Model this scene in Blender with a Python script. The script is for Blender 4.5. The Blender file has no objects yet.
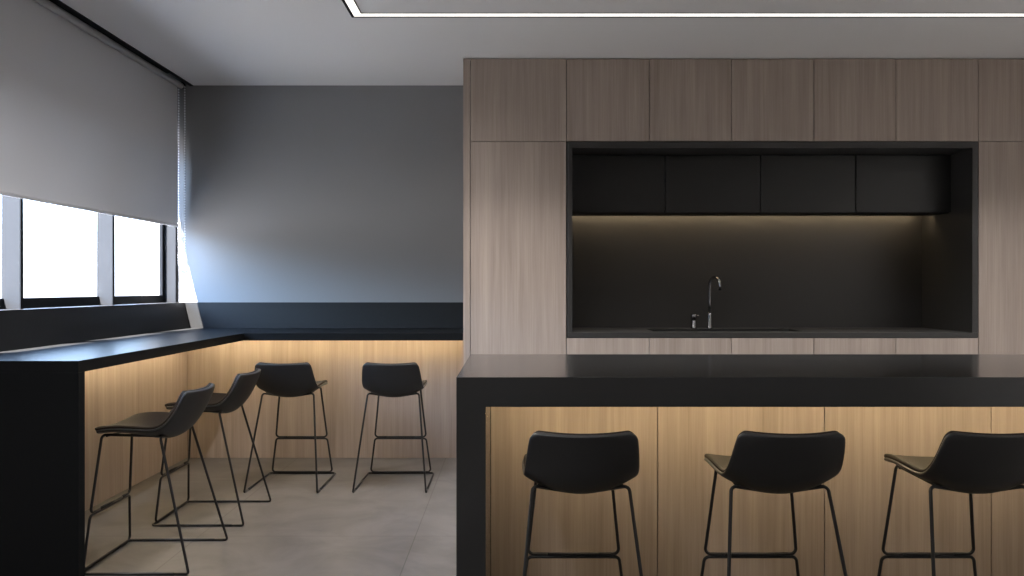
import bpy, bmesh, math, random
from mathutils import Vector, Matrix
random.seed(7)
S = bpy.context.scene
COL = S.collection

# ------------------------------------------------------------------ materials
def srgb(r, g, b):
    f = lambda c: (c / 255 / 12.92) if c / 255 <= 0.04045 else ((c / 255 + 0.055) / 1.055) ** 2.4
    return (f(r), f(g), f(b), 1)

def new_mat(name):
    m = bpy.data.materials.new(name)
    m.use_nodes = True
    nt = m.node_tree
    bs = nt.nodes['Principled BSDF']
    return m, nt, bs

def plain(name, col, rough=0.5, metal=0.0, spec=0.5, noise=0.0, nscale=40.0, bump=0.0):
    m, nt, bs = new_mat(name)
    bs.inputs['Roughness'].default_value = rough
    bs.inputs['Metallic'].default_value = metal
    bs.inputs['Specular IOR Level'].default_value = spec
    tc = nt.nodes.new('ShaderNodeTexCoord')
    n = nt.nodes.new('ShaderNodeTexNoise')
    n.inputs['Scale'].default_value = nscale
    n.inputs['Detail'].default_value = 4
    nt.links.new(tc.outputs['Object'], n.inputs['Vector'])
    mx = nt.nodes.new('ShaderNodeMix')
    mx.data_type = 'RGBA'
    mx.inputs[6].default_value = tuple(c * (1 - noise) for c in col[:3]) + (1,)
    mx.inputs[7].default_value = tuple(min(1, c * (1 + noise)) for c in col[:3]) + (1,)
    nt.links.new(n.outputs['Fac'], mx.inputs[0])
    nt.links.new(mx.outputs[2], bs.inputs['Base Color'])
    if bump:
        b = nt.nodes.new('ShaderNodeBump')
        b.inputs['Strength'].default_value = bump
        b.inputs['Distance'].default_value = 0.001
        nt.links.new(n.outputs['Fac'], b.inputs['Height'])
        nt.links.new(b.outputs['Normal'], bs.inputs['Normal'])
    return m

def wood(name, dark, light, rough=0.45):
    m, nt, bs = new_mat(name)
    N, L = nt.nodes, nt.links
    tc = N.new('ShaderNodeTexCoord')
    oi = N.new('ShaderNodeObjectInfo')
    mul = N.new('ShaderNodeMath'); mul.operation = 'MULTIPLY'; mul.inputs[1].default_value = 37.0
    L.new(oi.outputs['Random'], mul.inputs[0])
    cmb = N.new('ShaderNodeCombineXYZ')
    L.new(mul.outputs[0], cmb.inputs[0]); L.new(mul.outputs[0], cmb.inputs[1]); L.new(mul.outputs[0], cmb.inputs[2])
    add = N.new('ShaderNodeVectorMath'); add.operation = 'ADD'
    L.new(tc.outputs['Object'], add.inputs[0]); L.new(cmb.outputs[0], add.inputs[1])
    def band(sc, zs, det, rgh):
        mp = N.new('ShaderNodeMapping')
        mp.inputs['Scale'].default_value = (sc, sc, zs)
        L.new(add.outputs[0], mp.inputs['Vector'])
        n = N.new('ShaderNodeTexNoise')
        n.inputs['Scale'].default_value = 1.0
        n.inputs['Detail'].default_value = det
        n.inputs['Roughness'].default_value = rgh
        L.new(mp.outputs[0], n.inputs['Vector'])
        return n
    fine = band(140, 2.5, 4, 0.65)
    mid = band(30, 0.9, 3, 0.55)
    broad = band(7, 0.4, 2, 0.5)
    m1 = N.new('ShaderNodeMath'); m1.operation = 'MULTIPLY'; m1.inputs[1].default_value = 0.35
    L.new(fine.outputs['Fac'], m1.inputs[0])
    m2 = N.new('ShaderNodeMath'); m2.operation = 'MULTIPLY_ADD'; m2.inputs[1].default_value = 0.4
    L.new(mid.outputs['Fac'], m2.inputs[0]); L.new(m1.outputs[0], m2.inputs[2])
    m3 = N.new('ShaderNodeMath'); m3.operation = 'MULTIPLY_ADD'; m3.inputs[1].default_value = 0.25
    L.new(broad.outputs['Fac'], m3.inputs[0]); L.new(m2.outputs[0], m3.inputs[2])
    r = N.new('ShaderNodeValToRGB')
    r.color_ramp.elements[0].position = 0.3; r.color_ramp.elements[0].color = dark
    r.color_ramp.elements[1].position = 0.68; r.color_ramp.elements[1].color = light
    L.new(m3.outputs[0], r.inputs[0])
    L.new(r.outputs[0], bs.inputs['Base Color'])
    bs.inputs['Roughness'].default_value = rough
    bs.inputs['Specular IOR Level'].default_value = 0.35
    b = N.new('ShaderNodeBump'); b.inputs['Strength'].default_value = 0.06; b.inputs['Distance'].default_value = 0.001
    L.new(fine.outputs['Fac'], b.inputs['Height']); L.new(b.outputs['Normal'], bs.inputs['Normal'])
    return m

def emit(name, col, strength):
    m = bpy.data.materials.new(name); m.use_nodes = True
    nt = m.node_tree
    nt.nodes.remove(nt.nodes['Principled BSDF'])
    e = nt.nodes.new('ShaderNodeEmission')
    e.inputs[0].default_value = col; e.inputs[1].default_value = strength
    nt.links.new(e.outputs[0], nt.nodes['Material Output'].inputs[0])
    return m

def floor_mat():
    m, nt, bs = new_mat('stone tile')
    N, L = nt.nodes, nt.links
    geo = N.new('ShaderNodeNewGeometry')
    mp = N.new('ShaderNodeMapping')
    mp.inputs['Location'].default_value = (0.514, -3.99, 0)
    L.new(geo.outputs['Position'], mp.inputs[0])
    br = N.new('ShaderNodeTexBrick')
    br.offset = 0; br.squash = 1
    br.inputs['Scale'].default_value = 1
    br.inputs['Brick Width'].default_value = 1.15
    br.inputs['Row Height'].default_value = 1.15
    br.inputs['Mortar Size'].default_value = 0.003
    br.inputs['Mortar Smooth'].default_value = 0.2
    br.inputs['Color1'].default_value = (1, 1, 1, 1)
    br.inputs['Color2'].default_value = (0.93, 0.93, 0.93, 1)
    br.inputs['Mortar'].default_value = (0.52, 0.5, 0.48, 1)
    L.new(mp.outputs[0], br.inputs['Vector'])
    mp2 = N.new('ShaderNodeMapping'); mp2.inputs['Rotation'].default_value = (0, 0, 0.6); mp2.inputs['Scale'].default_value = (1.0, 1.35, 1)
    L.new(geo.outputs['Position'], mp2.inputs[0])
    n1 = N.new('ShaderNodeTexNoise'); n1.inputs['Scale'].default_value = 2.3; n1.inputs['Detail'].default_value = 9; n1.inputs['Roughness'].default_value = 0.62; n1.inputs['Distortion'].default_value = 0.8
    L.new(mp2.outputs[0], n1.inputs['Vector'])
    r = N.new('ShaderNodeValToRGB')
    e = r.color_ramp.elements
    e[0].position = 0.3; e[0].color = FLOOR_D
    e[1].position = 0.62; e[1].color = FLOOR_L
    L.new(n1.outputs['Fac'], r.inputs[0])
    mx = N.new('ShaderNodeMix'); mx.data_type = 'RGBA'; mx.blend_type = 'MULTIPLY'; mx.inputs[0].default_value = 1
    L.new(r.outputs[0], mx.inputs[6]); L.new(br.outputs['Color'], mx.inputs[7])
    L.new(mx.outputs[2], bs.inputs['Base Color'])
    bs.inputs['Roughness'].default_value = 0.42
    bs.inputs['Specular IOR Level'].default_value = 0.4
    return m

def glass_mat():
    m = bpy.data.materials.new('window glass'); m.use_nodes = True
    nt = m.node_tree; N, L = nt.nodes, nt.links
    N.remove(N['Principled BSDF'])
    t = N.new('ShaderNodeBsdfTransparent'); t.inputs[0].default_value = (0.96, 0.98, 1, 1)
    g = N.new('ShaderNodeBsdfGlossy'); g.inputs['Roughness'].default_value = 0.02
    lw = N.new('ShaderNodeLayerWeight'); lw.inputs[0].default_value = 0.5
    pw = N.new('ShaderNodeMath'); pw.operation = 'POWER'; pw.inputs[1].default_value = 5
    L.new(lw.outputs['Facing'], pw.inputs[0])
    f = N.new('ShaderNodeMath'); f.operation = 'MULTIPLY_ADD'; f.inputs[1].default_value = 0.9; f.inputs[2].default_value = 0.03
    L.new(pw.outputs[0], f.inputs[0])
    mx = N.new('ShaderNodeMixShader')
    L.new(f.outputs[0], mx.inputs[0]); L.new(t.outputs[0], mx.inputs[1]); L.new(g.outputs[0], mx.inputs[2])
    L.new(mx.outputs[0], N['Material Output'].inputs[0])
    return m

FLOOR_D = (0.072, 0.067, 0.065, 1)
FLOOR_L = (0.128, 0.119, 0.115, 1)
M = dict(
    wood=wood('oak veneer', (0.275, 0.218, 0.182, 1), (0.465, 0.384, 0.332, 1)),
    black=plain('black stone', (0.0075, 0.0078, 0.0083, 1), 0.42, 0, 0.45, 0.08, 60),
    counter=plain('black counter laminate', (0.0115, 0.0120, 0.0128, 1), 0.38, 0, 0.012, 0.08, 60),
    matte=plain('black matte panel', (0.0125, 0.0130, 0.0140, 1), 0.55, 0, 0.25, 0.08, 60),
    lining=plain('dark niche laminate', (0.037, 0.0355, 0.034, 1), 0.4, 0, 0.45, 0.05, 30),
    dark_front=plain('dark cabinet laminate', (0.016, 0.0155, 0.015, 1), 0.38, 0, 0.45, 0.05, 30),
    wall=plain('grey wall paint', (0.235, 0.234, 0.24, 1), 0.75, 0, 0.25, 0.02, 90, 0.05),
    ceiling=plain('ceiling paint', (0.80, 0.79, 0.78, 1), 0.85, 0, 0.2, 0.01, 60),
    light_wall=plain('pale wall paint', (0.78, 0.76, 0.73, 1), 0.85, 0, 0.2, 0.02, 60),
    dim_wall=plain('grey wall paint', (0.30, 0.295, 0.29, 1), 0.85, 0, 0.2, 0.02, 60),
    carcass=plain('dark carcass', (0.02, 0.018, 0.016, 1), 0.7, 0, 0.2),
    seat=plain('black seat plastic', (0.0165, 0.0165, 0.017, 1), 0.42, 0, 0.5, 0.05, 200),
    pad=plain('black brown leather', (0.022, 0.016, 0.0118, 1), 0.6, 0, 0.15, 0.25, 160, 0.25),
    metal=plain('black powder coated steel', (0.012, 0.012, 0.013, 1), 0.38, 0, 0.5, 0.05, 200),
    alu=plain('dark window mullion', (0.018, 0.020, 0.024, 1), 0.6, 0.0, 0.15, 0.03, 50),
    gasket=plain('black window frame', (0.010, 0.011, 0.013, 1), 0.5, 0, 0.05),
    fabric=plain('grey blind fabric', (0.80, 0.80, 0.82, 1), 0.9, 0, 0.1, 0.06, 900, 0.1),
    bar=plain('pale grey bar', (0.6, 0.6, 0.62, 1), 0.5, 0.0),
    tube=plain('grey roller tube', (0.40, 0.40, 0.41, 1), 0.45, 0.0),
    chain=plain('pale bead chain', (0.75, 0.77, 0.8, 1), 0.3, 0.0),
    chrome=plain('dark chrome', (0.30, 0.295, 0.31, 1), 0.25, 1.0),
    sink=plain('black sink composite', (0.006, 0.006, 0.006, 1), 0.5),
    glass=glass_mat(),
    warm=emit('warm light strip', (1.0, 0.78, 0.46, 1), 53.0),
    warm2=emit('warm niche strip', (1.0, 0.76, 0.46, 1), 26.0),
    warm3=emit('warm island strip', (1.0, 0.78, 0.46, 1), 58.0),
    led=emit('white light diffuser', (1.0, 0.95, 0.90, 1), 1.6),
)
M['floor'] = floor_mat()
_b = M['black'].node_tree.nodes['Principled BSDF']
_b.inputs['Coat Weight'].default_value = 1.0; _b.inputs['Coat Roughness'].default_value = 0.16
def translucent(m, fac, col):
    nt = m.node_tree; N, L = nt.nodes, nt.links
    t = N.new('ShaderNodeBsdfTranslucent'); t.inputs[0].default_value = col
    mx = N.new('ShaderNodeMixShader'); mx.inputs[0].default_value = fac
    L.new(N['Principled BSDF'].outputs[0], mx.inputs[1]); L.new(t.outputs[0], mx.inputs[2])
    L.new(mx.outputs[0], N['Material Output'].inputs[0])
translucent(M['fabric'], 0.15, (0.02, 0.019, 0.018, 1))
_nt = M['fabric'].node_tree                   # dark grey window side of the cloth, added to cut light bouncing onto the wall
_g = _nt.nodes.new('ShaderNodeNewGeometry'); _x = _nt.nodes.new('ShaderNodeMix'); _x.data_type = 'RGBA'
_b = _nt.nodes['Principled BSDF']; _src = _b.inputs['Base Color'].links[0].from_socket
_nt.links.new(_g.outputs['Backfacing'], _x.inputs[0]); _nt.links.new(_src, _x.inputs[6]); _x.inputs[7].default_value = (0.12, 0.12, 0.125, 1)
_nt.links.new(_x.outputs[2], _b.inputs['Base Color'])

# ------------------------------------------------------------------ helpers
def link(name, me, mat, parent=None, loc=None):
    o = bpy.data.objects.new(name, me)
    COL.objects.link(o)
    if mat: me.materials.append(M[mat])
    if parent: o.parent = parent
    if loc: o.location = loc
    return o

def finish(bm, name, mat, parent=None, smooth=False, loc=None):
    bmesh.ops.recalc_face_normals(bm, faces=bm.faces)
    me = bpy.data.meshes.new(name)
    bm.to_mesh(me); bm.free()
    if smooth:
        for p in me.polygons: p.use_smooth = True
    return link(name, me, mat, parent, loc)

def add_box(bm, x0, x1, y0, y1, z0, z1):
    r = bmesh.ops.create_cube(bm, size=1)
    for v in r['verts']:
        v.co = Vector(((x0 + x1) / 2 + v.co.x * (x1 - x0), (y0 + y1) / 2 + v.co.y * (y1 - y0), (z0 + z1) / 2 + v.co.z * (z1 - z0)))
    return r['verts']

def box(name, b, mat, parent=None, bevel=0.0, origin=None):
    """b: (x0,x1,y0,y1,z0,z1) in world; the object's origin sits on the parent (or at origin)."""
    bm = bmesh.new()
    add_box(bm, *b)
    if bevel:
        bmesh.ops.bevel(bm, geom=list(bm.edges), offset=bevel, segments=2, affect='EDGES', profile=0.5)
    base = parent.location if parent else Vector(origin or ((b[0] + b[1]) / 2, (b[2] + b[3]) / 2, b[4]))
    if parent and parent.parent: base = base + parent.parent.location
    bmesh.ops.translate(bm, verts=bm.verts, vec=-base)
    return finish(bm, name, mat, parent, loc=None if parent else base)

def prism(name, poly, axis, a0, a1, mat, parent=None, bevel=0.0):
    """polygon extruded along an axis. axis 'z': poly (x,y); axis 'y': poly (x,z)."""
    bm = bmesh.new()
    def P(p, a): return Vector((p[0], p[1], a)) if axis == 'z' else Vector((p[0], a, p[1]))
    lo = [bm.verts.new(P(p, a0)) for p in poly]
    hi = [bm.verts.new(P(p, a1)) for p in poly]
    bm.faces.new(lo); bm.faces.new(hi[::-1])
    for i in range(len(poly)):
        j = (i + 1) % len(poly)
        bm.faces.new((lo[i], lo[j], hi[j], hi[i]))
    if bevel:
        bmesh.ops.recalc_face_normals(bm, faces=bm.faces)
        bmesh.ops.bevel(bm, geom=list(bm.edges), offset=bevel, segments=2, affect='EDGES', profile=0.5)
    base = parent.location if parent else Vector((sum(p[0] for p in poly) / len(poly), P(poly[0], a0).y if axis == 'y' else sum(p[1] for p in poly) / len(poly), a0 if axis == 'z' else min(p[1] for p in poly)))
    bmesh.ops.translate(bm, verts=bm.verts, vec=-base)
    return finish(bm, name, mat, parent, loc=None if parent else base)

def struct(o):
    o['kind'] = 'structure'
    return o

def thing(name, label, cat, loc, group=None):
    o = bpy.data.objects.new(name, None)
    o.empty_display_size = 0.1
    COL.objects.link(o)
    o.location = loc
    return tag(o, label, cat, group)

def tag(o, label, cat, group=None):
    o['label'] = label; o['category'] = cat
    if group: o['group'] = group
    return o

def fillet(pts, r, n=6, cyclic=False):
    pts = [Vector(p) for p in pts]
    out = []
    N_ = len(pts)
    for i, p in enumerate(pts):
        if not cyclic and i in (0, N_ - 1):
            out.append(p); continue
        a, b = pts[i - 1], pts[(i + 1) % N_]
        u, v = (a - p), (b - p)
        ang = u.angle(v)
        rr = r[i] if isinstance(r, (list, tuple)) else r
        d = min(rr / math.tan(ang / 2), u.length * 0.45, v.length * 0.45)
        rr = d * math.tan(ang / 2)
        u.normalize(); v.normalize()
        bis = (u + v).normalized()
        c = p + bis * (rr / math.sin(ang / 2))
        s, e = p + u * d - c, p + v * d - c
        for k in range(n + 1):
            t = k / n
            q = s.lerp(e, t).normalized() * rr
            out.append(c + q)
    return out

def sweep(bm, pts, rad, seg=10, cyclic=False, caps=True):
    pts = [Vector(p) for p in pts]
    n = len(pts)
    tang = []
    for i in range(n):
        a = pts[i - 1] if (i > 0 or cyclic) else pts[i]
        b = pts[(i + 1) % n] if (i < n - 1 or cyclic) else pts[i]
        tang.append((b - a).normalized())
    up = Vector((0, 0, 1)) if abs(tang[0].z) < 0.9 else Vector((1, 0, 0))
    nrm = (up - tang[0] * up.dot(tang[0])).normalized()
    rings = []
    for i in range(n):
        if i:
            ax = tang[i - 1].cross(tang[i])
            if ax.length > 1e-9:
                nrm = Matrix.Rotation(tang[i - 1].angle(tang[i]), 3, ax.normalized()) @ nrm
            nrm = (nrm - tang[i] * nrm.dot(tang[i])).normalized()
        bi = tang[i].cross(nrm)
        rr = rad[i] if isinstance(rad, (list, tuple)) else rad
        rings.append([bm.verts.new(pts[i] + (nrm * math.cos(2 * math.pi * k / seg) + bi * math.sin(2 * math.pi * k / seg)) * rr) for k in range(seg)])
    rng = range(n) if cyclic else range(n - 1)
    for i in rng:
        A, B = rings[i], rings[(i + 1) % n]
        off = 0
        if cyclic and i == n - 1:
            off = min(range(seg), key=lambda s: (A[0].co - B[s].co).length)
        for k in range(seg):
            bm.faces.new((A[k], A[(k + 1) % seg], B[(k + 1 + off) % seg], B[(k + off) % seg]))
    if caps and not cyclic:
        bm.faces.new(rings[0][::-1]); bm.faces.new(rings[-1])

def tube(name, pts, rad, mat, parent, seg=10, cyclic=False):
    bm = bmesh.new()
    sweep(bm, pts, rad, seg, cyclic)
    return finish(bm, name, mat, parent, smooth=True)

def lathe(bm, prof, c, seg=24):
    rings = []
    for (r, z) in prof:
        rings.append([bm.verts.new((c[0] + r * math.cos(2 * math.pi * k / seg), c[1] + r * math.sin(2 * math.pi * k / seg), c[2] + z)) for k in range(seg)])
    for a, b in zip(rings, rings[1:]):
        for k in range(seg):
            bm.faces.new((a[k], a[(k + 1) % seg], b[(k + 1) % seg], b[k]))
    bm.faces.new(rings[0][::-1]); bm.faces.new(rings[-1])

# ------------------------------------------------------------------ measures
CAMZ, F = 1.32, 750.0
YB = 6.0625            # back wall
YK = 5.339             # kitchen front
ZC = 2.957             # ceiling
YR = -2.2              # wall behind the camera
XR = 4.12              # right wall
XW = -2.805            # glazing plane
ZT = 0.997             # counter tops

# ------------------------------------------------------------------ the room
struct(box('floor', (-3.0, XR + 0.15, YR - 0.15, YB + 0.15, -0.1, 0.0), 'floor'))
struct(box('ceiling', (-2.587, XR + 0.15, YR - 0.15, YB + 0.15, ZC, ZC + 0.1), 'ceiling'))
struct(box('trim_1', (-2.845, -2.59, YR - 0.15, YB + 0.15, ZC + 0.10, ZC + 0.2), 'gasket'))          # blind pocket top
struct(box('trim_2', (-2.5868, -2.574, YR, YB - 0.002, ZC - 0.006, ZC - 0.0005), 'gasket'))          # dark ceiling edge
struct(box('trim_3', (-2.601, -2.5872, YR, YB - 0.002, ZC - 0.006, ZC + 0.0995), 'gasket'))          # pocket cheek
struct(box('wall_back', (-3.0, XR + 0.15, YB, YB + 0.15, 0.0, ZC + 0.2), 'wall'))
struct(box('wall_right', (XR, XR + 0.15, YR, YB, 0.0, ZC), 'light_wall'))
struct(box('wall_front', (-3.0, XR + 0.15, YR - 0.15, YR, 0.0, ZC + 0.2), 'dim_wall'))
NBAY = 3
ym = [6.040 - 0.954 * k for k in range(10)]
bm = bmesh.new()
add_box(bm, -3.0, -2.66, YR, YB, 0.0, 1.190)
add_box(bm, -2.845, -2.81, ym[NBAY] + 0.02, YB, 2.50, ZC + 0.1)
add_box(bm, -2.845, -2.81, YR, ym[NBAY] + 0.02, 1.19, ZC + 0.1)
struct(finish(bm, 'wall_left', 'light_wall'))
# leaning black panel between window and counter, and the black sill board over it
struct(prism('trim_4', [(-2.655, ZT + 0.0), (-2.598, ZT + 0.0), (-2.640, 1.204), (-2.655, 1.204)], 'y', YR, YB - 0.013, 'matte'))
struct(box('trim_5', (-2.90, -2.642, YR, YB - 0.013, 1.1905, 1.2035), 'gasket'))
struct(box('trim_6', (-2.66, -0.352, YB - 0.012, YB - 0.0005, ZT, 1.204), 'matte'))               # upstand on the back wall

# windows: bay after bay between deep aluminium mullions
for k in range(NBAY):
    y1, y0 = ym[k], ym[k + 1] + 0.020
    w = bpy.data.objects.new('window_%d' % (k + 1), None)
    COL.objects.link(w); w.location = (XW, y0, 1.2035); w['kind'] = 'structure'
    bm = bmesh.new()
    add_box(bm, XW - 0.02, XW + 0.005, y0, y1, 1.2035, 1.262)
    add_box(bm, XW - 0.02, XW + 0.005, y0, y1, 2.46, 2.50)
    add_box(bm, XW - 0.02, XW + 0.002, y0, y0 + 0.012, 1.262, 2.46)
    if k == 0: add_box(bm, XW - 0.02, XW + 0.005, y1 - 0.034, y1, 1.262, 2.46)
    bmesh.ops.translate(bm, verts=bm.verts, vec=-w.location)
    finish(bm, 'window_frame', 'gasket', w)
    box('pane', (XW - 0.012, XW - 0.006, y0 + 0.012, y1 - (0.034 if k == 0 else 0), 1.262, 2.46), 'glass', w)
    m_ = box('mullion', (XW - 0.005, -2.712, y1, y1 + 0.02, 1.2035, 2.50), 'alu', w)
    box('mullion_cap', (-2.7118, -2.706, y1 - 0.001, y1 + 0.021, 1.2035, 2.50), 'gasket', w)

# ------------------------------------------------------------------ roller blind
XBL, YBL, ZBL = -2.685, 6.018, 1.819
bl = thing('roller_blind', 'long grey fabric roller blind drawn halfway down over the windows', 'blind', (XBL, YBL, ZBL))
bm = bmesh.new()
bm.faces.new([bm.verts.new(p) for p in ((0, YR + 0.05 - YBL, 0.004), (0, 0, 0.004), (0, 0, 2.958 - ZBL), (0, YR + 0.05 - YBL, 2.958 - ZBL))])
fb = finish(bm, 'fabric', 'fabric', bl)
if fb.data.polygons[0].normal.x < 0: fb.data.flip_normals()
def cyl_y(name, x, z, r, y0, y1, mat, parent):
    bm = bmesh.new()
    sweep(bm, [(x, y0, z), (x, y1, z)], r, 20)
    bmesh.ops.translate(bm, verts=bm.verts, vec=-parent.location)
    return finish(bm, name, mat, parent, smooth=False)
cyl_y('roller_tube', -2.6615, 2.946, 0.0225, YR + 0.05, YBL + 0.015, 'tube', bl)
cyl_y('bottom_bar', XBL, ZBL, 0.011, YR + 0.05, YBL + 0.004, 'bar', bl)
bm = bmesh.new()
zs = 1.508
for xx in (-2.685, -2.636):
    z = zs + 0.012
    while z < 2.945:
        bmesh.ops.create_icosphere(bm, subdivisions=1, radius=0.0060, matrix=Matrix.Translation((xx, 6.042, z)))
        z += 0.0215
    sweep(bm, [(xx, 6.042, zs + 0.012), (xx, 6.042, 2.95)], 0.0012, 5)
for k in range(1, 7):
    a = math.pi * k / 7
    bmesh.ops.create_icosphere(bm, subdivisions=1, radius=0.0060, matrix=Matrix.Translation((-2.6605 - 0.0245 * math.cos(a), 6.042, zs + 0.012 - 0.024 * math.sin(a))))
bmesh.ops.translate(bm, verts=bm.verts, vec=-bl.location)
ch = finish(bm, 'bead_chain', 'chain', bl)
ch['label'] = 'pale looped bead chain'
bm = bmesh.new()
sweep(bm, [(-2.6605, YBL + 0.016, 2.955), (-2.6605, 6.054, 2.955)], 0.026, 20)
bmesh.ops.translate(bm, verts=bm.verts, vec=-bl.location)
finish(bm, 'chain_wheel', 'gasket', bl)

# ------------------------------------------------------------------ L-shaped window counter
ct = thing('bar_counter', 'black L-shaped bar counter along the window and back wall with wood cladding', 'counter', (-2.25, 4.6, 0))
XC0, XC1, YC0, YC1 = -2.597, -1.92, 3.322, 5.365
box('end_panel', (XC0, XC1, YC0, YC0 + 0.05, 0.0, 0.944), 'counter', ct, 0.001)
prism('countertop', [(XC0, YC0), (XC1, YC0), (XC1, YC1), (-0.352, YC1), (-0.352, YB - 0.013), (XC0, YB - 0.013)], 'z', 0.944, ZT, 'counter', ct, 0.0012)
o = box('base_panel', (-2.548, -2.528, YC0 + 0.051, 5.832, 0.0, 0.9435), 'wood', ct)
o['label'] = 'wood panel under the window side'
o = box('base_panel', (-2.548, -0.352, 5.833, 5.853, 0.0, 0.9435), 'wood', ct)
o['label'] = 'wood panel under the back wall side'
bm = bmesh.new(); add_box(bm, -2.38, -2.366, YC0 + 0.06, 5.67, 0.936, 0.9435); bmesh.ops.translate(bm, verts=bm.verts, vec=-ct.location)
finish(bm, 'light_strip', 'warm', ct)
bm = bmesh.new(); add_box(bm, -2.36, -0.36, 5.672, 5.686, 0.936, 0.9435); bmesh.ops.translate(bm, verts=bm.verts, vec=-ct.location)
finish(bm, 'light_strip', 'warm', ct)

# ------------------------------------------------------------------ kitchen wall of cupboards
PXK = YK / F
def kx(px): return (px - 512) * PXK
G = 0.0022                                    # half of a door gap
ZU = 2.364                                    # line between tall and upper cupboards
seam = [470.3, 566.5, 649.3, 731.5, 813.8, 896.0, 978.3, 1074.5]
sx = [kx(p) for p in seam]
XE = kx(463.3)
ep = box('end_panel', (XE, sx[0] - 0.002, YK, YB - 0.001, 0.0, ZC - 0.004), 'wood')
tag(ep, 'narrow full-height wooden side panel closing the left end of the cupboards', 'panel')
ep2 = box('end_panel', (sx[7] + 0.002, XR - 0.004, YK, YB - 0.001, 0.0, ZC - 0.004), 'wood')
tag(ep2, 'wooden filler panel at the right end of the cupboards beside the wall', 'panel')

def cupboard(name, label, cat, x0, x1, z0, z1, group, depth=None, mat='wood', yf=YK, toe=0.0):
    d = depth or (YB - 0.006 - yf)
    t = thing(name, label, cat, ((x0 + x1) / 2, yf + d / 2, z0), group)
    box('carcass', (x0 + 0.0005, x1 - 0.0005, yf + 0.021, yf + d, z0 + 0.0005, z1 - 0.0005), 'carcass', t)
    box('door', (x0 + G, x1 - G, yf, yf + 0.020, z0 + G + toe, z1 - G), mat, t, 0.0008)
    if toe:
        box('plinth', (x0 + 0.0005, x1 - 0.0005, yf + 0.0205, yf + 0.0208, z0 + 0.001, z0 + toe), 'carcass', t)
    return t
ordn = ['wide wooden upper cupboard at the left end above the tall left cupboard',
        'wooden upper cupboard above the left end of the dark niche, second from the left end',
        'wooden upper cupboard third from the left end of the top row',
        'wooden upper cupboard above the tap, fourth from the left end of the top row',
        'wooden upper cupboard fifth from the left end of the top row',
        'wooden upper cupboard above the right end of the dark niche',
        'wooden upper cupboard above the tall right cupboard, cut by the right picture edge']
for k in range(7):
    cupboard('upper_cabinet', ordn[k], 'cabinet', sx[k], sx[k + 1], ZU, ZC - 0.004, 'wooden cupboards in the top row')
cupboard('tall_cabinet', 'tall wooden cupboard left of the dark sink niche', 'cabinet', sx[0], sx[1] - 0.001, 0.0, ZU, 'tall wooden cupboards', toe=0.08)
cupboard('tall_cabinet', 'tall wooden cupboard right of the dark sink niche', 'cabinet', sx[6] + 0.001, sx[7], 0.0, ZU, 'tall wooden cupboards', toe=0.08)
ZN0, ZNB = 0.966, 1.003                       # underside and top of the niche worktop
bl_ = ['wooden base cupboard under the niche, next to the tall left cupboard',
       'wooden base cupboard under the niche, just left of the tap',
       'wooden base cupboard under the middle of the niche, right of the tap',
       'wooden base cupboard under the niche, fourth from the left',
       'wooden base cupboard under the niche, next to the tall right cupboard']
for k in range(5):
    x0, x1 = sx[k + 1], sx[k + 2]
    # low carcass so that the sink bowl has room
    t = thing('base_cabinet', bl_[k], 'cabinet', ((x0 + x1) / 2, (YK + YB) / 2, 0.0), 'wooden base cupboards under the niche')
    box('carcass', (x0 + 0.0005, x1 - 0.0005, YK + 0.021, YB - 0.006, 0.0005, 0.74), 'carcass', t)
    box('rail', (x0 + 0.0005, x1 - 0.0005, YK + 0.021, YK + 0.03, 0.7405, ZN0 - 0.001), 'carcass', t)
    box('door', (x0 + G, x1 - G, YK, YK + 0.020, 0.08, ZN0 - 0.004), 'wood', t, 0.0008)

# dark niche
NX0, NX1 = kx(566.8) + 0.001, kx(978.5) - 0.003
IX0, IX1 = kx(572.3), kx(972.3)
YNB, ZNT = 5.995, 2.317
ni = thing('niche_lining', 'dark lining of the recessed sink niche in the cupboard wall', 'niche', ((NX0 + NX1) / 2, YK, ZNB))
box('side_panel', (NX0, IX0, YK - 0.001, YNB, ZNB, ZNT), 'lining', ni)
box('side_panel', (IX1, NX1, YK - 0.001, YNB, ZNB, ZNT), 'lining', ni)
box('top_panel', (NX0, NX1, YK - 0.001, YNB, ZNT, ZU - 0.003), 'lining', ni)
box('backsplash', (NX0, NX1, YNB, YNB + 0.02, ZN0, ZU - 0.003), 'lining', ni)
# worktop with a cut-out for the sink
SX0, SX1, SY0, SY1 = 1.035, 2.15, 5.50, 5.80
bm = bmesh.new()
xs = [NX0, SX0, SX1, NX1]; ys = [YK - 0.001, SY0, SY1, YNB - 0.001]
g1 = [[bm.verts.new((x, y, ZNB - 0.0005)) for x in xs] for y in ys]
g0 = [[bm.verts.new((x, y, ZN0)) for x in xs] for y in ys]
for j in range(3):
    for i in range(3):
        if i == 1 and j == 1: continue
        bm.faces.new((g1[j][i], g1[j][i + 1], g1[j + 1][i + 1], g1[j + 1][i]))
        bm.faces.new((g0[j][i], g0[j + 1][i], g0[j + 1][i + 1], g0[j][i + 1]))
def wallq(a, b, c, d): bm.faces.new((a, b, c, d))
for i in range(3):
    wallq(g0[0][i], g0[0][i + 1], g1[0][i + 1], g1[0][i]); wallq(g0[3][i + 1], g0[3][i], g1[3][i], g1[3][i + 1])
    wallq(g0[i + 1][0], g0[i][0], g1[i][0], g1[i + 1][0]); wallq(g0[i][3], g0[i + 1][3], g1[i + 1][3], g1[i][3])
wallq(g0[1][2], g0[1][1], g1[1][1], g1[1][2]); wallq(g0[2][1], g0[2][2], g1[2][2], g1[2][1])
wallq(g0[1][1], g0[2][1], g1[2][1], g1[1][1]); wallq(g0[2][2], g0[1][2], g1[1][2], g1[2][2])
base = Vector(((NX0 + NX1) / 2, 5.6, ZN0))
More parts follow.
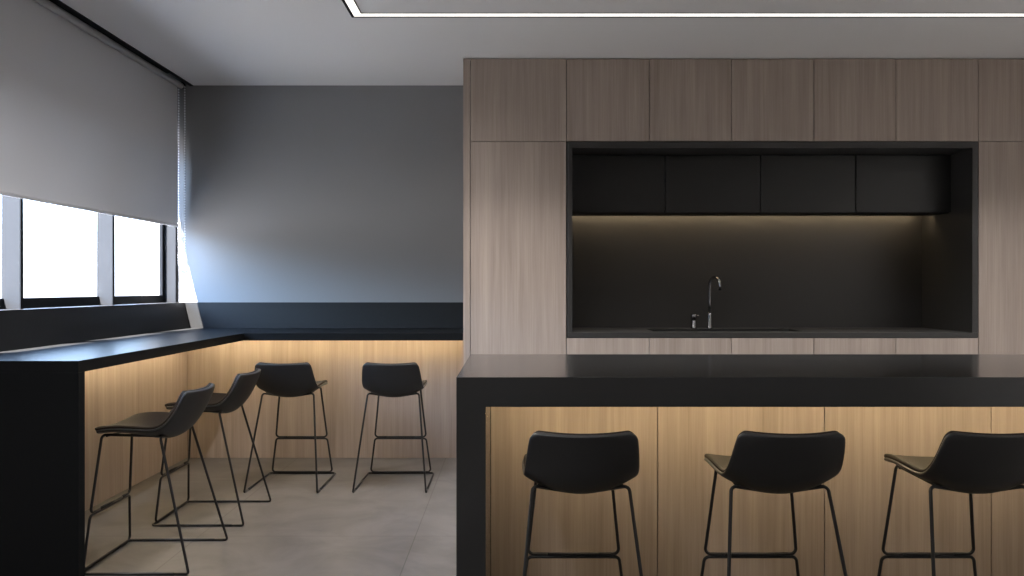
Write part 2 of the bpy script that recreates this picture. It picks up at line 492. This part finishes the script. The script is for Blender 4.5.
bmesh.ops.translate(bm, verts=bm.verts, vec=-base)
wt = finish(bm, 'worktop', 'lining', loc=base)
tag(wt, 'dark worktop lining the bottom of the niche, around the sink', 'worktop')
sk = thing('kitchen_sink', 'long black sink bowl sunk in the dark niche worktop', 'sink', ((SX0 + SX1) / 2, (SY0 + SY1) / 2, 0.80))
def open_bowl(bm, x0, x1, y0, y1, z0, z1, t):
    o_ = [(x0, y0), (x1, y0), (x1, y1), (x0, y1)]
    i_ = [(x0 + t, y0 + t), (x1 - t, y0 + t), (x1 - t, y1 - t), (x0 + t, y1 - t)]
    ob = [bm.verts.new((*p, z0)) for p in o_]; ot = [bm.verts.new((*p, z1)) for p in o_]
    ib = [bm.verts.new((*p, z0 + t)) for p in i_]; it = [bm.verts.new((*p, z1)) for p in i_]
    bm.faces.new(ob[::-1]); bm.faces.new(ib)
    for a in range(4):
        b = (a + 1) % 4
        bm.faces.new((ob[a], ob[b], ot[b], ot[a])); bm.faces.new((ib[b], ib[a], it[a], it[b])); bm.faces.new((ot[a], ot[b], it[b], it[a]))
bm = bmesh.new(); open_bowl(bm, SX0 + 0.001, SX1 - 0.001, SY0 + 0.001, SY1 - 0.001, 0.80, ZNB - 0.002, 0.008)
bmesh.ops.translate(bm, verts=bm.verts, vec=-sk.location); finish(bm, 'bowl', 'sink', sk)
bm = bmesh.new(); lathe(bm, [(0.045, 0.0), (0.045, 0.004), (0.03, 0.006), (0.028, 0.003), (0.001, 0.003)], (1.6, 5.65, 0.8085))
bmesh.ops.translate(bm, verts=bm.verts, vec=-sk.location); finish(bm, 'drain', 'chrome', sk, True)

# tap and mixer beside it
YF = 5.875
pf = YF / F
fx = (709.6 - 512) * pf
fa = thing('kitchen_faucet', 'tall dark metal swan-neck kitchen tap behind the sink', 'tap', (fx, YF, ZNB))
bm = bmesh.new(); lathe(bm, [(0.022, 0.0), (0.022, 0.006), (0.0165, 0.012), (0.0160, 0.10), (0.0145, 0.118), (0.010, 0.124)], (0, 0, 0))
finish(bm, 'base', 'chrome', fa, True)
pts = [Vector((0, 0, 0.11)), Vector((0, 0, 0.20)), Vector((0, 0, 0.335))]
dirv = Vector((0.36, -0.93, 0)).normalized(); R_ = 0.066
for k in range(1, 15):
    a = math.pi * k / 14 * 1.03
    pts.append(Vector((0, 0, 0.335)) + dirv * (R_ - R_ * math.cos(a)) + Vector((0, 0, R_ * math.sin(a))))
last = pts[-1]
pts.append(last + Vector((0, 0, -0.012)))
tube('spout', pts, 0.0112, 'chrome', fa, 14)
tip = pts[-1]
tube('aerator', [tip, tip + Vector((0, 0, -0.018))], 0.0132, 'gasket', fa, 14)
hx = (693.6 - 512) * pf
hd = thing('mixer_control', 'short dark metal mixer control standing left of the tall tap', 'tap control', (hx, YF, ZNB))
bm = bmesh.new(); lathe(bm, [(0.024, 0), (0.024, 0.005), (0.0205, 0.009), (0.0205, 0.062), (0.019, 0.066)], (0, 0, 0)); finish(bm, 'body', 'chrome', hd, True)
bm = bmesh.new(); lathe(bm, [(0.018, 0.067), (0.0215, 0.070), (0.0215, 0.108), (0.018, 0.113)], (0, 0, 0)); finish(bm, 'knob', 'chrome', hd, True)
tube('lever', [(0.015, -0.01, 0.10), (0.03, -0.035, 0.105)], 0.004, 'chrome', hd, 10)

# dark wall cupboards in the niche
YD, ZD0, ZD1 = 5.594, 1.887, ZNT - 0.006
dw = (IX1 - IX0) / 4
dl = ['dark wall cupboard at the left end inside the niche', 'dark wall cupboard inside the niche, straight above the tap',
      'dark wall cupboard inside the niche, third from the left', 'dark wall cupboard at the right end inside the niche']
for k in range(4):
    x0, x1 = IX0 + dw * k + 0.001, IX0 + dw * (k + 1) - 0.001
    t = thing('wall_cabinet', dl[k], 'cabinet', ((x0 + x1) / 2, 5.78, ZD0), 'dark wall cupboards in the niche')
    box('carcass', (x0 + 0.0003, x1 - 0.0003, YD + 0.021, YNB - 0.002, ZD0 + 0.016, ZD1), 'dark_front', t)
    box('door', (x0 + 0.0028, x1 - 0.0028, YD, YD + 0.020, ZD0 - 0.001, ZD1 - 0.001), 'dark_front', t, 0.0008)
ls = thing('under_cabinet_light', 'slim warm light strip under the dark wall cupboards', 'light', ((IX0 + IX1) / 2, 5.85, ZD0))
box('light_baffle', (IX0 + 0.004, IX1 - 0.004, 5.617, 5.842, ZD0 - 0.005, ZD0 + 0.0155), 'gasket', ls)  # black filler added to hide the strip and keep its light off the underside
box('diffuser', (IX0 + 0.004, IX1 - 0.004, 5.848, 5.862, ZD0 + 0.007, ZD0 + 0.0155), 'warm2', ls)

# ------------------------------------------------------------------ island
IY0, IY1, ILX0, ILX1 = 2.716, 3.656, -0.2017, -0.0949
PW = 0.741
IRX0 = ILX1 + PW * 4; IRX1 = IRX0 + 0.107
isl = thing('kitchen_island', 'long black island with waterfall ends and warm lit wood panels behind stools', 'island', ((ILX0 + IRX1) / 2, 3.2, 0))
prism('countertop', [(ILX0, 0), (ILX0, ZT), (IRX1, ZT), (IRX1, 0), (IRX0, 0), (IRX0, 0.889), (ILX1, 0.889), (ILX1, 0)], 'y', IY0, IY1, 'black', isl, 0.0015)
for k in range(4):
    box('wood_panel', (ILX1 + PW * k + 0.002, ILX1 + PW * (k + 1) - 0.002, 3.330, 3.350, 0.001, 0.8885), 'wood', isl)
box('core', (ILX1 + 0.001, IRX0 - 0.001, 3.3515, IY1 - 0.03, 0.001, 0.8885), 'carcass', isl)
box('light_strip', (ILX1 + 0.02, IRX0 - 0.02, 3.05, 3.064, 0.881, 0.8885), 'warm3', isl)

# ------------------------------------------------------------------ ceiling light (rectangular run of light)
cl = thing('ceiling_light', 'rectangular white light line set in a thin black frame in the ceiling', 'ceiling light', (1.4, 3.1, ZC))
LX0, LX1, LY0, LY1 = -0.950, 3.76, -0.60, 4.515
W_, E_ = 0.049, 0.018
def ring(name, ox, wd, z0, z1, mat):
    bm = bmesh.new()
    a = [(LX0 - ox, LY0 - ox), (LX1 + ox, LY0 - ox), (LX1 + ox, LY1 + ox), (LX0 - ox, LY1 + ox)]
    q = ox - wd
    b = [(LX0 - q, LY0 - q), (LX1 + q, LY0 - q), (LX1 + q, LY1 + q), (LX0 - q, LY1 + q)]
    v = {}
    for nm, P_ in (('a', a), ('b', b)):
        for zz, z in (('0', z0), ('1', z1)):
            v[nm + zz] = [bm.verts.new((*p, z)) for p in P_]
    for i in range(4):
        j = (i + 1) % 4
        for s, t in (('a0', 'b0'), ('b1', 'a1'), ('a1', 'a0'), ('b0', 'b1')):
            bm.faces.new((v[s][i], v[s][j], v[t][j], v[t][i]))
    bmesh.ops.translate(bm, verts=bm.verts, vec=-cl.location)
    return finish(bm, name, mat, cl)
ring('frame', E_, E_, ZC - 0.003, ZC - 0.0006, 'gasket')
ring('frame', -W_, 0.006, ZC - 0.003, ZC - 0.0006, 'gasket')
def lamp(x, y, sx_, sy_, e, spread):
    ld = bpy.data.lights.new('ceiling_light_lamp', 'AREA'); ld.shape = 'RECTANGLE'; ld.size = sx_; ld.size_y = sy_
    ld.energy = e; ld.color = (1.0, 0.98, 0.97); ld.spread = math.radians(spread)
    lo = bpy.data.objects.new('lamp', ld); COL.objects.link(lo); lo.parent = cl
    lo.location = Vector((x, y, ZC - 0.0045)) - cl.location
LSPREAD, LPOW = 86, 11.6                     # watts per metre of light line
for yy in (LY0 + W_ / 2, LY1 - W_ / 2): lamp((LX0 + LX1) / 2, yy, LX1 - LX0, W_ - 0.006, LPOW * (LX1 - LX0), LSPREAD)
for xx, k_, sp_ in ((LX0 + W_ / 2, 1.45, 150), (LX1 - W_ / 2, 1.0, LSPREAD)): lamp(xx, (LY0 + LY1) / 2, W_ - 0.006, LY1 - LY0 - 0.14, k_ * LPOW * (LY1 - LY0), sp_)
ring('diffuser', -0.0003, W_ - 0.0006, ZC - 0.0028, ZC - 0.0006, 'led')

# ------------------------------------------------------------------ stools
def catmull(P, n):
    out = []
    Q = [Vector(P[0]) * 2 - Vector(P[1])] + [Vector(p) for p in P] + [Vector(P[-1]) * 2 - Vector(P[-2])]
    m = len(P) - 1
    for k in range(n + 1):
        t = k / n * m
        i = min(int(t), m - 1); t -= i
        a, b, c, d = Q[i:i + 4]
        out.append(0.5 * ((2 * b) + (c - a) * t + (2 * a - 5 * b + 4 * c - d) * t * t + (3 * b - a - 3 * c + d) * t ** 3))
    return out

def seat_surface(u, t):
    """u -1..1 across, t 0..1 from the front lip to the top of the back."""
    NP = 120
    if not hasattr(seat_surface, 'c'):
        C_ = [(0.217, 0.630), (0.192, 0.646), (0.12, 0.639), (0.03, 0.622), (-0.05, 0.604), (-0.105, 0.611), (-0.150, 0.650), (-0.184, 0.708), (-0.211, 0.770), (-0.233, 0.828)]
        E2 = [(0.209, 0.647), (0.188, 0.661), (0.12, 0.671), (0.04, 0.671), (-0.030, 0.667), (-0.082, 0.670), (-0.124, 0.694), (-0.157, 0.735), (-0.183, 0.785), (-0.204, 0.835)]
        seat_surface.c = catmull([(0, y, z) for y, z in C_], NP)
        seat_surface.e = catmull([(0, y, z) for y, z in E2], NP)
        seat_surface.w = catmull([(w, 0, 0) for w in (0.186, 0.195, 0.202, 0.203, 0.200, 0.198, 0.197, 0.193, 0.187, 0.178)], NP)
    k = t * NP; i = min(int(k), NP - 1); f = k - i
    c = seat_surface.c[i].lerp(seat_surface.c[i + 1], f)
    e = seat_surface.e[i].lerp(seat_surface.e[i + 1], f)
    w = seat_surface.w[i].lerp(seat_surface.w[i + 1], f).x
    L_ = 0.52
    r1, d1 = 0.050, t * L_
    r2, d2 = 0.028, (1 - t) * L_
    if d1 < r1: w -= r1 - math.sqrt(max(0, r1 * r1 - (r1 - d1) ** 2))
    if d2 < r2: w -= r2 - math.sqrt(max(0, r2 * r2 - (r2 - d2) ** 2))
    b = abs(u) ** 2.0
    p = c.lerp(e, b)
    return Vector((u * w, p.y, p.z))

def seat_layer(name, mat, parent, h0, h1, um, t0, t1):
    us = [um * (-1 + 2 * i / 18) for i in range(19)]
    raw = [0, .004, .012, .025, .045, .07, .1, .14, .19, .25, .31, .37, .43, .49, .55, .6, .65, .7, .75, .8, .84, .88, .91, .935, .955, .97, .982, .991, .997, 1]
    ts = [t0 + (t1 - t0) * r for r in raw]
    bm = bmesh.new()
    def nrm(u, t):
        e = 1e-3
        du = seat_surface(min(1, u + e), t) - seat_surface(max(-1, u - e), t)
        tt = min(max(t, 0.06), 0.94)
        du = seat_surface(min(1, u + e), tt) - seat_surface(max(-1, u - e), tt)
        dt = seat_surface(u, min(1, tt + e)) - seat_surface(u, max(0, tt - e))
        n = du.cross(dt)
        return -n.normalized()
    top, bot = [], []
    for t in ts:
        ra, rb = [], []
        for u in us:
            p, n = seat_surface(u, t), nrm(u, t)
            if n.z < -0.2 and False: n = -n
            ra.append(bm.verts.new(p + n * h1)); rb.append(bm.verts.new(p + n * h0))
        top.append(ra); bot.append(rb)
    R_, C_ = len(ts), len(us)
    for j in range(R_ - 1):
        for i in range(C_ - 1):
            bm.faces.new((top[j][i], top[j][i + 1], top[j + 1][i + 1], top[j + 1][i]))
            bm.faces.new((bot[j][i], bot[j + 1][i], bot[j + 1][i + 1], bot[j][i + 1]))
    loop = [(0, i) for i in range(C_)] + [(j, C_ - 1) for j in range(1, R_)] + [(R_ - 1, i) for i in range(C_ - 2, -1, -1)] + [(j, 0) for j in range(R_ - 2, 0, -1)]
    for k in range(len(loop)):
        a, b = loop[k], loop[(k + 1) % len(loop)]
        bm.faces.new((top[b[0]][b[1]], top[a[0]][a[1]], bot[a[0]][a[1]], bot[b[0]][b[1]]))
    o = finish(bm, name, mat, parent, smooth=True)
    md = o.modifiers.new('round', 'SUBSURF'); md.levels = 1; md.render_levels = 2
    return o

TR = 0.0063
def make_stool():
    t = thing('bar_stool', 'x', 'stool', (0, 0, 0), 'black bar stools')
    seat_layer('seat_shell', 'seat', t, -0.015, -0.0005, 1.0, 0.0, 1.0)
    seat_layer('seat_pad', 'pad', t, -0.004, 0.015, 0.994, 0.002, 0.996)
    for s in (-1, 1):
        tube('leg', fillet([(s * .06, -.085, .603), (s * .170, -.094, .622), (s * .235, -.255, TR), (s * .2345, -.19, TR)], [0, .018, .010, 0]), TR, 'metal', t)
    for s in (-1, 1):
        tube('leg', fillet([(s * .145, -.088, .622), (s * .142, .194, .628), (s * .181, .227, .268), (s * .10, .227, .268)], [0, .022, .022, 0]), TR, 'metal', t)
    tube('footrest', [(-.101, .227, .268), (.101, .227, .268)], TR, 'metal', t)
    tube('seat_support', [(-.145, .17, .622), (-.06, .17, .617), (.06, .17, .617), (.145, .17, .622)], TR * .8, 'metal', t)
    lp = fillet([(-.181, .229, .256), (.181, .229, .256), (.213, .243, .0175), (-.213, .243, .0175)], .02, cyclic=True)
    tube('lower_frame', lp, TR, 'metal', t, cyclic=True)
    tube('sled_base', fillet([(-.2345, -.189, TR), (-.233, .2555, TR), (.233, .2555, TR), (.2345, -.189, TR)], [0, .02, .02, 0]), TR, 'metal', t)
    return t

stool = make_stool()
def copy_tree(o, parent=None):
    c = o.copy(); COL.objects.link(c); c.parent = parent
    for q in list(o.children): copy_tree(q, c)
    return c
R90 = math.pi / 2
spots = [(-1.740, 3.680, R90, 'black bar stool nearest to the camera at the window-side counter'),
         (-1.740, 4.385, R90, 'second black bar stool at the window-side counter, behind the nearest one'),
         (-1.487, 5.075, 0, 'black bar stool at the back wall counter, on the left near the inner corner'),
         (-0.788, 5.075, 0, 'black bar stool at the back wall counter, on the right near the cupboards'),
         (0.2427, 2.74, 0, 'leftmost of the three black bar stools in front of the island'),
         (0.9436, 2.74, 0, 'middle one of the three black bar stools in front of the island'),
         (1.646, 2.74, 0, 'rightmost black bar stool in front of the island, cut by the picture edge')]
for k, (x, y, a, lab) in enumerate(spots):
    o = stool if k == 0 else copy_tree(stool)
    o.location = (x, y, 0); o.rotation_euler = (0, 0, a)
    o['label'] = lab
    o['group'] = 'black bar stools at the island' if k > 3 else 'black bar stools at the window and wall counter'

# ------------------------------------------------------------------ daylight
w = bpy.data.worlds.new('sky'); S.world = w; w.use_nodes = True
N, L = w.node_tree.nodes, w.node_tree.links
bg = N['Background']
tc = N.new('ShaderNodeTexCoord'); sp = N.new('ShaderNodeSeparateXYZ')
L.new(tc.outputs['Generated'], sp.inputs[0])
mr = N.new('ShaderNodeMapRange'); mr.inputs[1].default_value = -1; mr.inputs[2].default_value = 1
L.new(sp.outputs['Z'], mr.inputs[0])
cr = N.new('ShaderNodeValToRGB')
el = cr.color_ramp.elements
el[0].position = 0.0; el[0].color = (0.29, 0.28, 0.278, 1)
el[1].position = 1.0; el[1].color = (0.30, 0.50, 0.95, 1)
for p, c in ((0.45, (0.29, 0.28, 0.278, 1)), (0.495, (0.06, 0.062, 0.065, 1)), (0.53, (0.08, 0.088, 0.096, 1)), (0.60, (0.55, 0.74, 0.98, 1)), (0.70, (0.48, 0.69, 1.0, 1))):
    e = el.new(p); e.color = c
L.new(mr.outputs[0], cr.inputs[0]); L.new(cr.outputs[0], bg.inputs[0])
bg.inputs[1].default_value = 31.0

sd = bpy.data.lights.new('sun', 'SUN'); sd.energy = 240.0; sd.angle = math.radians(0.6); sd.color = (1.0, 0.90, 0.80)
so = bpy.data.objects.new('sun', sd); COL.objects.link(so)
d = Vector((0.25, 0.42, -1.0)).normalized()
so.rotation_euler = d.to_track_quat('-Z', 'Y').to_euler()
so.location = (-4, 3, 6)

# ------------------------------------------------------------------ camera
cd = bpy.data.cameras.new('camera'); cd.sensor_width = 36; cd.lens = F / 1024 * 36
co = bpy.data.objects.new('camera', cd); COL.objects.link(co)
co.location = (0, 0, CAMZ); co.rotation_euler = (math.pi / 2, 0, 0)
cd.clip_start = 0.05
S.camera = co
S.view_settings.view_transform = 'Standard'
S.view_settings.look = 'None'
S.view_settings.gamma = 1
S.view_settings.use_curve_mapping = False
S.view_settings.exposure = 0.0
S.cycles.use_denoising = True
S.cycles.max_bounces = 10
S.cycles.diffuse_bounces = 6
S.cycles.sample_clamp_indirect = 8
